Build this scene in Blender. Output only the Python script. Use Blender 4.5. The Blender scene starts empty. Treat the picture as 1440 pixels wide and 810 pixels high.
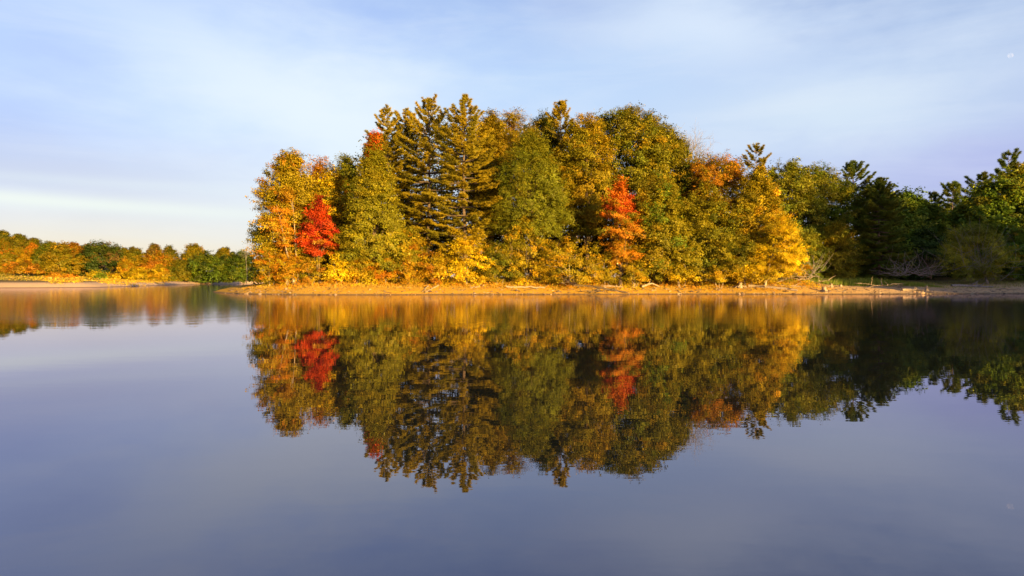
import bpy, math, random
import numpy as np
from mathutils import Vector

# ------------------------------------------------------------------ basics
F, HZ, CAMZ = 960.0, 394.0, 1.8          # focal length in photo pixels, horizon row, eye height
SUN_AZ, SUN_EL = 143.0, 8.0              # degrees; azimuth clockwise from +Y (behind the camera, to the right)
scene = bpy.context.scene
col = scene.collection
PI = math.pi

def wx(px, Y): return (px - 720.0) / F * Y
def wz(py, Y): return CAMZ + (HZ - py) / F * Y

def tag(o, label=None, cat=None, group=None, kind=None):
    if label: o['label'] = label
    if cat: o['category'] = cat
    if group: o['group'] = group
    if kind: o['kind'] = kind
    return o

def empty(name, loc):
    o = bpy.data.objects.new(name, None)
    o.location = loc
    o.empty_display_size = .3
    col.objects.link(o)
    return o

class MB:
    """numpy mesh builder: quads and triangles with one colour per face"""
    def __init__(s): s.v = []; s.f = []; s.c = []; s.n = 0
    def add(s, verts, faces, color=None):
        verts = np.asarray(verts, dtype=np.float32).reshape(-1, 3)
        faces = np.asarray(faces, dtype=np.int64)
        if color is None: color = (.5, .5, .5)
        cl = np.asarray(color, dtype=np.float32)
        if cl.ndim == 1: cl = np.tile(cl, (len(faces), 1))
        s.v.append(verts); s.f.append(faces + s.n); s.c.append(cl); s.n += len(verts)
    def build(s, name, mat, parent=None, origin=(0, 0, 0), smooth=False, color=True):
        v = np.concatenate(s.v) - np.asarray(origin, dtype=np.float32)
        me = bpy.data.meshes.new(name)
        me.vertices.add(len(v)); me.vertices.foreach_set('co', v.ravel())
        tot = np.concatenate([np.full(len(f), f.shape[1]) for f in s.f]).astype(np.int32)
        idx = np.concatenate([f.ravel() for f in s.f]).astype(np.int32)
        start = np.concatenate([[0], np.cumsum(tot)[:-1]]).astype(np.int32)
        me.loops.add(len(idx)); me.loops.foreach_set('vertex_index', idx)
        me.polygons.add(len(tot)); me.polygons.foreach_set('loop_start', start)
        if smooth: me.polygons.foreach_set('use_smooth', np.ones(len(tot), dtype=bool))
        me.update(calc_edges=True)
        if color:
            c = np.concatenate(s.c)
            a = me.attributes.new('tone', 'FLOAT_COLOR', 'FACE')
            a.data.foreach_set('color', np.concatenate([c, np.ones((len(c), 1), np.float32)], 1).ravel())
        me.materials.append(mat)
        o = bpy.data.objects.new(name, me)
        if parent is not None: o.parent = parent
        else: o.location = origin
        col.objects.link(o)
        return o

def nrm(a): return a / np.maximum(np.linalg.norm(a, axis=-1, keepdims=True), 1e-9)

def tube(mb, pts, radii, sides=6, color=(.5, .5, .5), cap=True):
    pts = np.asarray(pts, float); n = len(pts)
    t = np.gradient(pts, axis=0); t = nrm(t)
    ref = np.array([0, 0, 1.0]) if abs(t[0][2]) < .8 else np.array([1.0, 0, 0])
    u = nrm(np.cross(t, ref)); w = np.cross(t, u)
    an = np.linspace(0, 2 * PI, sides, endpoint=False)
    r = np.asarray(radii, float)[:, None, None]
    ring = pts[:, None, :] + r * (np.cos(an)[None, :, None] * u[:, None, :] + np.sin(an)[None, :, None] * w[:, None, :])
    fs = []
    for i in range(n - 1):
        for k in range(sides):
            k2 = (k + 1) % sides
            fs.append((i * sides + k, i * sides + k2, (i + 1) * sides + k2, (i + 1) * sides + k))
    mb.add(ring.reshape(-1, 3), fs, color)
    if cap and r[-1, 0, 0] > .02:
        for i, s in ((0, -1), (n - 1, 1)):
            vv = np.vstack([ring[i], pts[i][None]])
            mb.add(vv, [(k, (k + 1) % sides, sides) for k in range(sides)], color)

# ------------------------------------------------------------------ terrain
LAKE = np.array([(-60, 1.5), (-20, 2.6), (0, 2.8), (25, 2.2), (60, 1), (88, 4), (97, 25), (98, 50), (90, 70), (78, 84), (68, 90.5), (58, 89),
                 (48, 87.2), (38, 86.5), (26, 88), (14, 87), (4, 85.6), (-8, 84.8), (-18, 83.6), (-27, 84), (-36, 90),
                 (-42, 98), (-47.5, 108), (-41, 112), (-34, 114), (-27, 120), (-20, 135), (-12, 165), (-8, 250), (-20, 330), (-80, 372), (-128, 345),
                 (-136, 300), (-127, 250), (-112, 205), (-104, 172), (-112, 160), (-124, 158), (-150, 150), (-170, 100),
                 (-150, 40), (-100, 5)], float)

def lake_dist(x, y):
    """signed distance to the shore, positive on land"""
    x = np.asarray(x, float); y = np.asarray(y, float)
    shp = x.shape; x = x.ravel(); y = y.ravel()
    d = np.full(x.shape, 1e9); ins = np.zeros(x.shape, bool)
    P = LAKE; Q = np.roll(P, -1, 0)
    for (ax, ay), (bx, by) in zip(P, Q):
        vx, vy = bx - ax, by - ay
        t = np.clip(((x - ax) * vx + (y - ay) * vy) / (vx * vx + vy * vy), 0, 1)
        d = np.minimum(d, np.hypot(x - ax - t * vx, y - ay - t * vy))
        c = (ay > y) != (by > y)
        if by != ay: ins ^= c & (x < (bx - ax) * (y - ay) / (by - ay) + ax)
    return np.where(ins, -d, d).reshape(shp)

def wob(x, y):
    return (np.sin(x * .9 + 1.3 * np.sin(y * .55)) * .5 + np.sin(y * 1.1 + 1.7 * np.sin(x * .37)) * .5
            + .5 * np.sin(x * 2.3 + y * 1.7) + .35 * np.sin(x * 4.1 - y * 3.3 + 2 * np.sin(x * .8)))

def ground_z(x, y):
    x = np.asarray(x, float); y = np.asarray(y, float)
    d = lake_dist(x, y) + .22 * wob(x * .8, y * .8) * np.clip((140 - y) / 20, 0, 1)
    right = 1 / (1 + np.exp(-(x - 47) / 3.0)) * (y > 40)
    k = 3.3 + 6.5 * right
    amp = 1.42 - .2 * right
    dl = np.maximum(d, 0)
    land = amp * (1 - np.exp(-dl / k)) + .022 * np.clip(dl - 8, 0, 120) + .05 * wob(x, y) * (1 - np.exp(-dl / 3))
    near = np.exp(-np.maximum(y, 0) / 6.0) * (np.abs(x) < 60)
    land = land * (1 - .75 * near)
    land = land + 10 * np.exp(-((x + 265) / 95) ** 2 - ((y - 380) / 65) ** 2)
    land = land + 15 * np.exp(-((x - 175) / 60) ** 2 - ((y - 10) / 75) ** 2) * np.clip(dl / 30, 0, 1)
    land = land + 15 * np.exp(-((x - 165) / 60) ** 2 - ((y - 225) / 70) ** 2) * np.clip(dl / 40, 0, 1)
    return np.where(d > 0, land, np.maximum(-2.0, d * .22))

def gz(x, y): return float(ground_z(np.array([x]), np.array([y]))[0])

# ------------------------------------------------------------------ materials
def new_mat(name):
    m = bpy.data.materials.new(name); m.use_nodes = True
    nt = m.node_tree; nt.nodes.clear()
    return m, nt, nt.nodes, nt.links

def leaf_material(name, trans=.22, gloss=.012):
    m, nt, N, L = new_mat(name)
    a = N.new('ShaderNodeAttribute'); a.attribute_name = 'tone'
    d = N.new('ShaderNodeBsdfDiffuse'); t = N.new('ShaderNodeBsdfTranslucent')
    g = N.new('ShaderNodeBsdfGlossy'); g.inputs['Roughness'].default_value = .45
    L.new(a.outputs['Color'], d.inputs['Color']); L.new(a.outputs['Color'], t.inputs['Color'])
    x = N.new('ShaderNodeMixShader'); x.inputs[0].default_value = trans
    L.new(d.outputs[0], x.inputs[1]); L.new(t.outputs[0], x.inputs[2])
    y = N.new('ShaderNodeMixShader'); y.inputs[0].default_value = gloss
    L.new(x.outputs[0], y.inputs[1]); L.new(g.outputs[0], y.inputs[2])
    o = N.new('ShaderNodeOutputMaterial'); L.new(y.outputs[0], o.inputs[0])
    return m

def noise_material(name, c0, c1, scale=4, rough=.9, stretch=(1, 1, 1), bump=.4):
    m, nt, N, L = new_mat(name)
    tc = N.new('ShaderNodeTexCoord'); mp = N.new('ShaderNodeMapping'); mp.inputs['Scale'].default_value = stretch
    L.new(tc.outputs['Object'], mp.inputs[0])
    n = N.new('ShaderNodeTexNoise'); n.inputs['Scale'].default_value = scale; n.inputs['Detail'].default_value = 6
    L.new(mp.outputs[0], n.inputs['Vector'])
    r = N.new('ShaderNodeValToRGB'); r.color_ramp.elements[0].position = .32; r.color_ramp.elements[1].position = .68
    r.color_ramp.elements[0].color = (*c0, 1); r.color_ramp.elements[1].color = (*c1, 1)
    L.new(n.outputs['Fac'], r.inputs[0])
    b = N.new('ShaderNodeBsdfPrincipled'); b.inputs['Roughness'].default_value = rough
    L.new(r.outputs[0], b.inputs['Base Color'])
    bp = N.new('ShaderNodeBump'); bp.inputs['Strength'].default_value = bump; bp.inputs['Distance'].default_value = .05
    L.new(n.outputs['Fac'], bp.inputs['Height']); L.new(bp.outputs[0], b.inputs['Normal'])
    o = N.new('ShaderNodeOutputMaterial'); L.new(b.outputs[0], o.inputs[0])
    return m

M_LEAF = leaf_material('autumn_leaf')
M_NEEDLE = leaf_material('pine_needle', .12, .015)
M_GRASS = leaf_material('grass_blade', .25, .02)
M_BARK = noise_material('brown_bark', (.05, .035, .022), (.16, .11, .07), 3, .95, (3, 3, .6))
M_PALEBARK = noise_material('pale_bark', (.18, .14, .09), (.42, .34, .24), 4, .9, (3, 3, .7))
M_GREYTWIG = noise_material('grey_twig', (.13, .11, .10), (.3, .26, .23), 5, .9)
M_DRIFT = noise_material('weathered_driftwood', (.17, .12, .07), (.40, .31, .20), 5, .85, (2, 2, 2))
M_DARKLOG = noise_material('wet_dark_log', (.05, .035, .02), (.17, .12, .07), 5, .7, (2, 2, 2))
M_PEBBLE = leaf_material('shore_pebble', 0, .05)

def ground_material():
    m, nt, N, L = new_mat('shore_ground')
    geo = N.new('ShaderNodeNewGeometry')
    sep = N.new('ShaderNodeSeparateXYZ'); L.new(geo.outputs['Position'], sep.inputs[0])
    def noise(s, d=6, rough=.6):
        n = N.new('ShaderNodeTexNoise'); n.inputs['Scale'].default_value = s; n.inputs['Detail'].default_value = d
        n.inputs['Roughness'].default_value = rough
        L.new(geo.outputs['Position'], n.inputs['Vector']); return n
    def ramp(src, p0, p1, c0=(0, 0, 0), c1=(1, 1, 1)):
        r = N.new('ShaderNodeValToRGB'); e = r.color_ramp.elements
        e[0].position = p0; e[1].position = p1; e[0].color = (*c0, 1); e[1].color = (*c1, 1)
        L.new(src, r.inputs[0]); return r
    def mix(f, a, b):
        x = N.new('ShaderNodeMix'); x.data_type = 'RGBA'
        if f is not None: L.new(f, x.inputs[0])
        L.new(a, x.inputs[6]); L.new(b, x.inputs[7]); return x.outputs[2]
    def math_(op, a, b):
        x = N.new('ShaderNodeMath'); x.operation = op
        for i, q in enumerate((a, b)):
            if isinstance(q, (int, float)): x.inputs[i].default_value = q
            else: L.new(q, x.inputs[i])
        return x.outputs[0]
    n1 = noise(6); n2 = noise(.35); n3 = noise(22, 3)
    sand = ramp(n1.outputs['Fac'], .3, .7, (.44, .22, .018), (.64, .37, .04))
    grit = ramp(n3.outputs['Fac'], .38, .62, (.28, .15, .02), (.66, .40, .06))
    beach = mix(ramp(n2.outputs['Fac'], .42, .6).outputs[0], sand.outputs[0], grit.outputs[0])
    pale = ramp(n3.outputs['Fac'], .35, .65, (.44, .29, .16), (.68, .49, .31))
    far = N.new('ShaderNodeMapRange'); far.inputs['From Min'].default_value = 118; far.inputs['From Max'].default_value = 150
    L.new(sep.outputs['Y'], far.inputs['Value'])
    cove = N.new('ShaderNodeMapRange'); cove.inputs['From Min'].default_value = 36; cove.inputs['From Max'].default_value = 56; cove.inputs['To Max'].default_value = .75  # cove beach: pinkish cast of the shade put into the ground colour
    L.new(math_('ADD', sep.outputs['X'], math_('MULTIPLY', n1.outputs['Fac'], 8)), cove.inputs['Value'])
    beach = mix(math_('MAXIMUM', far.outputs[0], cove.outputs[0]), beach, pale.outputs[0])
    soil = ramp(n1.outputs['Fac'], .3, .7, (.10, .07, .03), (.24, .17, .05))
    zz = math_('ADD', sep.outputs['Z'], math_('MULTIPLY', math_('SUBTRACT', n1.outputs['Fac'], .5), .7))
    mr = N.new('ShaderNodeMapRange'); mr.inputs['From Min'].default_value = 1.05; mr.inputs['From Max'].default_value = 1.45
    L.new(zz, mr.inputs['Value'])
    c = mix(mr.outputs[0], beach, soil.outputs[0])
    wet = N.new('ShaderNodeMapRange'); wet.inputs['From Min'].default_value = .02; wet.inputs['From Max'].default_value = .2
    L.new(sep.outputs['Z'], wet.inputs['Value'])
    dark = N.new('ShaderNodeRGB'); dark.outputs[0].default_value = (.16, .11, .06, 1)
    c = mix(wet.outputs[0], dark.outputs[0], c)
    b = N.new('ShaderNodeBsdfPrincipled'); b.inputs['Roughness'].default_value = .95; b.inputs['Specular IOR Level'].default_value = .08
    L.new(c, b.inputs['Base Color'])
    bp = N.new('ShaderNodeBump'); bp.inputs['Strength'].default_value = .7; bp.inputs['Distance'].default_value = .12
    L.new(math_('ADD', n1.outputs['Fac'], n3.outputs['Fac']), bp.inputs['Height']); L.new(bp.outputs[0], b.inputs['Normal'])
    o = N.new('ShaderNodeOutputMaterial'); L.new(b.outputs[0], o.inputs[0])
    return m

def water_material():
    m, nt, N, L = new_mat('lake_water')
    geo = N.new('ShaderNodeNewGeometry')
    sep = N.new('ShaderNodeSeparateXYZ'); L.new(geo.outputs['Position'], sep.inputs[0])
    mp = N.new('ShaderNodeMapping'); mp.inputs['Scale'].default_value = (.35, 1, 1)
    L.new(geo.outputs['Position'], mp.inputs[0])
    def noise(s, d=2):
        n = N.new('ShaderNodeTexNoise'); n.inputs['Scale'].default_value = s; n.inputs['Detail'].default_value = d
        L.new(mp.outputs[0], n.inputs['Vector']); return n
    def math_(op, a, b):
        x = N.new('ShaderNodeMath'); x.operation = op
        for i, q in enumerate((a, b)):
            if isinstance(q, (int, float)): x.inputs[i].default_value = q
            else: L.new(q, x.inputs[i])
        return x.outputs[0]
    # breeze: the band of water in front of the far bank is ruffled, the near water is a mirror
    nb = noise(.045, 3)
    yy = math_('ADD', sep.outputs['Y'], math_('MULTIPLY', math_('SUBTRACT', nb.outputs['Fac'], .5), 26))
    mr = N.new('ShaderNodeMapRange'); mr.interpolation_type = 'SMOOTHSTEP'
    mr.inputs['From Min'].default_value = 23; mr.inputs['From Max'].default_value = 33
    L.new(yy, mr.inputs['Value'])
    mx = N.new('ShaderNodeMapRange'); mx.interpolation_type = 'SMOOTHSTEP'
    mx.inputs['From Min'].default_value = 30; mx.inputs['From Max'].default_value = 44; mx.inputs['To Min'].default_value = 1; mx.inputs['To Max'].default_value = .3
    L.new(sep.outputs['X'], mx.inputs['Value'])
    breeze = math_('MULTIPLY', mr.outputs[0], mx.outputs[0])
    w1 = noise(1.1, 3); w2 = noise(5.0, 2)
    h = math_('ADD', math_('MULTIPLY', w1.outputs['Fac'], 1.0), math_('MULTIPLY', w2.outputs['Fac'], .22))
    bp = N.new('ShaderNodeBump'); bp.inputs['Distance'].default_value = 1.0
    L.new(math_('ADD', math_('MULTIPLY', breeze, .0065), .0022), bp.inputs['Strength'])
    L.new(h, bp.inputs['Height'])
    rough = math_('ADD', math_('MULTIPLY', breeze, .055), .003)
    gl = N.new('ShaderNodeBsdfGlossy'); gl.inputs['Color'].default_value = (.90, .855, 1.0, 1)
    L.new(rough, gl.inputs['Roughness']); L.new(bp.outputs[0], gl.inputs['Normal'])
    df = N.new('ShaderNodeBsdfDiffuse'); df.inputs['Color'].default_value = (.011, .014, .012, 1)
    fr = N.new('ShaderNodeFresnel'); fr.inputs['IOR'].default_value = 2.3
    L.new(bp.outputs[0], fr.inputs['Normal'])
    x = N.new('ShaderNodeMixShader'); L.new(fr.outputs[0], x.inputs[0]); L.new(df.outputs[0], x.inputs[1]); L.new(gl.outputs[0], x.inputs[2])
    o = N.new('ShaderNodeOutputMaterial'); L.new(x.outputs[0], o.inputs[0])
    return m

# ------------------------------------------------------------------ ground and water
def axis(bands):
    out = []
    for a, b, s in bands: out.append(np.arange(a, b, s))
    return np.unique(np.concatenate(out + [[bands[-1][1]]]))
gx = axis([(-4000, -700, 300), (-700, -320, 25), (-320, -140, 5), (-140, -62, 2), (-62, 80, .5), (80, 260, 5), (260, 700, 25), (700, 4000, 300)])
gy = axis([(-2500, -400, 300), (-400, -60, 25), (-60, 76, 4), (76, 118, .4), (118, 260, 3), (260, 480, 6), (480, 1000, 40), (1000, 5200, 300)])
GX, GY = np.meshgrid(gx, gy)
GZ = ground_z(GX, GY)
nx, ny = len(gx), len(gy)
ii = np.arange(nx * ny).reshape(ny, nx)
mb = MB()
mb.add(np.stack([GX, GY, GZ], -1).reshape(-1, 3), np.stack([ii[:-1, :-1], ii[:-1, 1:], ii[1:, 1:], ii[1:, :-1]], -1).reshape(-1, 4))
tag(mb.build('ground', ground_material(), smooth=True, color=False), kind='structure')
mb = MB()
mb.add([(-220, -1, 0), (130, -1, 0), (130, 420, 0), (-220, 420, 0)], [(0, 1, 2, 3)])
tag(mb.build('water', water_material(), color=False), kind='structure')

# ------------------------------------------------------------------ palettes (leaf albedo, linear)
PAL = dict(
    gold=[(.44, .29, .009), (.36, .26, .009), (.50, .29, .009), (.30, .23, .009)],
    olivegold=[(.27, .205, .009), (.34, .23, .009), (.19, .17, .009), (.24, .20, .009)],
    olive=[(.16, .155, .009), (.20, .175, .009), (.115, .13, .009), (.17, .15, .009)],
    green=[(.10, .16, .012), (.13, .18, .012), (.16, .19, .012), (.08, .13, .012)],
    maplegreen=[(.15, .16, .009), (.19, .18, .009), (.12, .14, .009)],
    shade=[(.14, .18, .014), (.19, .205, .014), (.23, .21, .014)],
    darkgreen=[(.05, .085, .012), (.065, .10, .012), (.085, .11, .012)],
    orange=[(.52, .20, .009), (.46, .18, .009), (.42, .22, .009), (.34, .18, .009)],
    russet=[(.34, .16, .009), (.40, .17, .009), (.28, .17, .009)],
    red=[(.36, .028, .008), (.46, .055, .008), (.20, .02, .008), (.42, .09, .008)],
    coral=[(.54, .10, .012), (.58, .17, .012), (.48, .075, .012)],
    yellow=[(.62, .42, .009), (.54, .40, .009), (.66, .44, .009)],
    pine=[(.24, .19, .009), (.30, .22, .009), (.18, .155, .009)],
    innerwood=[(.12, .11, .009), (.16, .135, .009), (.09, .09, .009)],  # leaf colour darkened so the gaps between crowns read as deeper shade
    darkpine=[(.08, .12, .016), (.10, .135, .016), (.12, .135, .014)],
    brownish=[(.24, .15, .03), (.2, .13, .03), (.28, .18, .03)],
)

def profile(shape, t):
    t = np.clip(t, 0, 1)
    if shape == 'round': return np.sin(PI * np.clip(.06 + .94 * t, 0, 1) ** .85) ** .6
    if shape == 'dome': return np.where(t < .35, .8 + .2 * t / .35, np.sqrt(np.clip(1 - ((t - .35) / .65) ** 2.2, 0, 1)))
    if shape == 'cone': return np.clip((1 - t) ** .78, .06, 1) * np.clip(.7 + t * 3, 0, 1)
    if shape == 'column': return np.sqrt(np.clip(1 - t ** 3.2, 0, 1)) * np.clip(.6 + t * 2, 0, 1)
    if shape == 'egg': return np.sin(PI * np.clip(t * .93 + .05, 0, 1) ** .62) ** .75
    if shape == 'leafy': return np.clip(np.where(t < .38, .55 + .45 * t / .38, (1 - (t - .38) / .62) ** .8), .03, 1)
    if shape == 'vase': return np.clip(.35 + .9 * t, 0, 1) * np.sqrt(np.clip(1 - np.clip((t - .6) / .4, 0, 1) ** 2.4, 0, 1))
    if shape == 'umbrella': return np.sqrt(np.clip(1 - t ** 2.2, 0, 1)) * np.clip(.75 + t, 0, 1)
    return np.ones_like(t)

def leaf_cards(mb, pos, out, size, colors, rng, up=.45, rnd=.42, aspect=.62):
    """one rhombic leaf per position"""
    n = len(pos)
    nr = nrm(out * .7 + np.array([0, 0, up]) + rng.normal(size=(n, 3)) * rnd)
    a = nrm(np.cross(nr, rng.normal(size=(n, 3))))
    b = np.cross(nr, a)
    s = (size * rng.uniform(.65, 1.35, n))[:, None]
    v = np.stack([pos - a * s * .5, pos + b * s * .5 * aspect - a * s * .05, pos + a * s * .5 - nr * s * .12, pos - b * s * .5 * aspect - a * s * .05], 1)
    f = np.arange(n * 4).reshape(n, 4)
    mb.add(v.reshape(-1, 3), f, colors)

def tone(rng, base, n, jit=.10):
    """n leaf colours around the base colours"""
    b = np.asarray(base, float)
    c = b * (1 + rng.normal(size=(n, 1)) * jit)
    c = c * (1 + rng.normal(size=(n, 3)) * .04)
    return np.clip(c, .004, .85)

def crown_lobes(mb, cx, cy, z0, z1, W, D, shape, pal, rng, size=1.1, dens=1.0, leaf=.32, flat=.62, ragged=.22, fn=None, twigs=16, per=10, front=.0, fill=.12):
    """boughs > twigs > leaves within an envelope; returns the bough centres"""
    H = z1 - z0
    area = PI * (W + D) * H * .9
    n = int(np.clip(area / (size * size * 1.6) * dens, 10, 620))
    t = rng.beta(1.1, 1.05, n)
    th = rng.uniform(0, 2 * PI, n)
    if front > 0:
        k = rng.random(n) < front
        th[k] = rng.uniform(PI, 2 * PI, k.sum())
    ph = rng.uniform(0, 2 * PI, 6)
    bump = 1 + ragged * (np.sin(th * 2 + t * 5 + ph[0]) * .45 + np.sin(th * 3 - t * 9 + ph[1]) * .35 + np.sin(th * 5 + t * 13 + ph[2]) * .3) + rng.normal(size=n) * ragged * .35
    rr = profile(shape, t) * bump
    inner = rng.random(n) < fill
    rad = np.where(inner, rng.uniform(.2, .7, n), rng.uniform(.80, 1.0, n))
    ls = size * rng.uniform(.65, 1.3, n)
    wx_ = np.maximum(W * rr * rad * 1.12 - ls * .35, 0); wy_ = np.maximum(D * rr * rad * 1.12 - ls * .35, 0)
    z = z0 + t * (H - ls * 1.15) + ls * .15
    C = np.stack([cx + wx_ * np.cos(th), cy + wy_ * np.sin(th), z], 1)
    q_ = np.sin(C[:, 0] * .55 + ph[0]) + np.sin(C[:, 2] * .5 + ph[1]) + np.sin(C[:, 1] * .6 + ph[2]) + rng.normal(size=n) * .7
    base = np.asarray(pal)[np.clip(((q_ + 2.2) / 4.4 * len(pal)).astype(int), 0, len(pal) - 1)]
    if fn is not None: base = fn(C, t, base, rng)
    # every bough is a spray reaching outward (upward near the top), soft at its edges, drooping towards its tip
    m = twigs
    ph_ = np.clip((t - .45) * 1.9, -.25, 1.25) + rng.normal(size=n) * .22
    tw_ = th + rng.normal(size=n) * .5
    o = np.stack([np.cos(tw_) * np.cos(ph_), np.sin(tw_) * np.cos(ph_), np.sin(ph_)], 1)
    sd = np.stack([-np.sin(tw_), np.cos(tw_), np.zeros(n)], 1)
    up = np.cross(o, sd); up *= np.sign(up[:, 2:3] + 1e-6)
    g = np.clip(rng.normal(size=(n, m, 3)) * .52, -1.2, 1.0)
    st = ls * rng.uniform(1.05, 1.75, n)
    off = o[:, None, :] * g[..., :1] * st[:, None, None] + sd[:, None, :] * g[..., 1:2] * (ls * .8)[:, None, None] + up[:, None, :] * g[..., 2:3] * (ls * flat)[:, None, None]
    T = C[:, None, :] + off
    T[..., 2] -= .10 * np.maximum(g[..., 0], 0) ** 2 * st[:, None] * (1 - t)[:, None] + .06 * np.abs(g[..., 1]) * ls[:, None]
    T[..., 2] = np.maximum(T[..., 2], z0 - .1)
    d = nrm(o[:, None, :] * (.4 + g[..., :1] * .4) + sd[:, None, :] * g[..., 1:2] * .6 + up[:, None, :] * (.35 + g[..., 2:3] * .8))
    out = o
    p = per
    lp = T[:, :, None, :] + rng.normal(size=(n, m, p, 3)) * (.10 + leaf * .55) * np.array([1, 1, .6])
    lo = np.repeat(nrm(d * .8 + out[:, None, :] * .5)[:, :, None, :], p, 2)
    base = base * np.clip(1 + rng.normal(size=(n, 1)) * .15, .6, 1.4)
    cc = np.repeat(base, m * p, 0)
    tw = np.repeat(1 + rng.normal(size=n * m) * .10, p)[:, None]
    cc = tone(rng, cc * tw, n * m * p)
    leaf_cards(mb, lp.reshape(-1, 3), lo.reshape(-1, 3), np.repeat(leaf * rng.uniform(.7, 1.3, n), m * p), cc, rng)
    return C, ls

def trunk_limbs(mb, bx, by, bz, tx, ty, tz, r, rng, targets, bend=.3, sides=7, limb_r=.35, limbs=18, color=(.5, .5, .5)):
    n = 9
    s = np.linspace(0, 1, n)
    w = np.stack([bx + (tx - bx) * s + np.sin(s * 3 + rng.uniform(0, 6)) * bend * s * (1 - s) * 2,
                  by + (ty - by) * s + np.sin(s * 4 + rng.uniform(0, 6)) * bend * s * (1 - s) * 2,
                  bz - .3 + (tz - bz + .3) * s], 1)
    rad = r * (1 - .88 * s); rad[0] *= 1.45
    tube(mb, w, rad, sides, color)
    if targets is None or len(targets) == 0: return
    idx = rng.choice(len(targets), min(limbs, len(targets)), replace=False)
    for i in idx:
        q = targets[i]
        f = np.clip((q[2] - bz) / max(tz - bz, .1) - rng.uniform(.12, .3), .12, .9)
        a = np.array([np.interp(f, s, w[:, k]) for k in range(3)])
        mid = (a + q) / 2 + np.array([0, 0, .12 * np.linalg.norm(q - a)]) + rng.normal(size=3) * .15
        r0 = r * (1 - .85 * f) * limb_r * 1.3
        tube(mb, np.array([a, (a + mid) / 2 + rng.normal(size=3) * .05, mid, (mid + q) / 2, q]), np.linspace(max(r0, .035), .015, 5), 4, color, cap=False)

ALLSEED = [100]
def rng_for():
    ALLSEED[0] += 1
    return np.random.default_rng(ALLSEED[0])

def broadleaf(name, label, group, px, Y, top, bot, hw, shape, pal, size=1.1, dens=1.0, leaf=.32, flat=.48, ragged=.26, base_px=None,
              fn=None, bark=None, tr=None, depth=.85, cat='tree', stems=1, front=.45, twigs=25, per=14, limbs=18, fill=.12):
    rng = rng_for()
    leaf *= rng.uniform(.8, 1.25)
    if Y < 115: leaf *= .57
    pal = PAL[pal] if isinstance(pal, str) else pal
    cx, cy = wx(px, Y), Y
    bx = wx(base_px, Y) if base_px is not None else cx
    bz = gz(bx, cy)
    z1, z0, W = wz(top, Y), wz(bot, Y), hw / F * Y
    z0 = max(z0, bz + .15)
    root = empty(name, (bx, cy, bz)); tag(root, label, cat, group)
    m = MB(); C, ls = crown_lobes(m, cx, cy, z0, z1, W, W * depth, shape, pal, rng, size, dens, leaf, flat, ragged, fn, twigs, per, front, fill)
    m.build('crown', M_LEAF, root, (bx, cy, bz))
    tb = MB(); r = tr or .012 * (z1 - bz) + .05
    if stems == 1:
        trunk_limbs(tb, bx, cy, bz, cx, cy, z0 + (z1 - z0) * .88, r, rng, C, limbs=limbs)
        tb.build('trunk', bark or M_BARK, root, (bx, cy, bz), smooth=True)
    else:
        for k in range(stems):
            sb = MB(); a = 2 * PI * k / stems + rng.uniform(-.4, .4)
            tx = cx + math.cos(a) * W * .55; ty = cy + math.sin(a) * W * .4
            sel = C[np.argsort((C[:, 0] - tx) ** 2 + (C[:, 1] - ty) ** 2)[:max(4, len(C) // stems)]]
            trunk_limbs(sb, bx + math.cos(a) * W * .12, cy + math.sin(a) * W * .1, bz, tx, ty, z0 + (z1 - z0) * .7, r * .7, rng, sel, limbs=max(4, limbs // stems))
            sb.build('trunk', bark or M_BARK, root, (bx, cy, bz), smooth=True)
    return root

def needles(mb, pos, dirs, length, width, colors, rng, spread=.75, k=7):
    n = len(pos)
    p = np.repeat(pos, k, 0); d = np.repeat(dirs, k, 0); c = np.repeat(colors, k, 0)
    N = n * k
    dd = nrm(d + rng.normal(size=(N, 3)) * spread * np.array([1, 1, .55]) + np.array([0, 0, .22]))
    s = nrm(np.cross(dd, rng.normal(size=(N, 3)))) * width * .5
    L = length * rng.uniform(.7, 1.25, (N, 1))
    v = np.stack([p - s, p + s, p + dd * L], 1)
    c = np.clip(c * (1 + rng.normal(size=(N, 1)) * .15), .004, .8)
    mb.add(v.reshape(-1, 3), np.arange(N * 3).reshape(N, 3), c)

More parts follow.
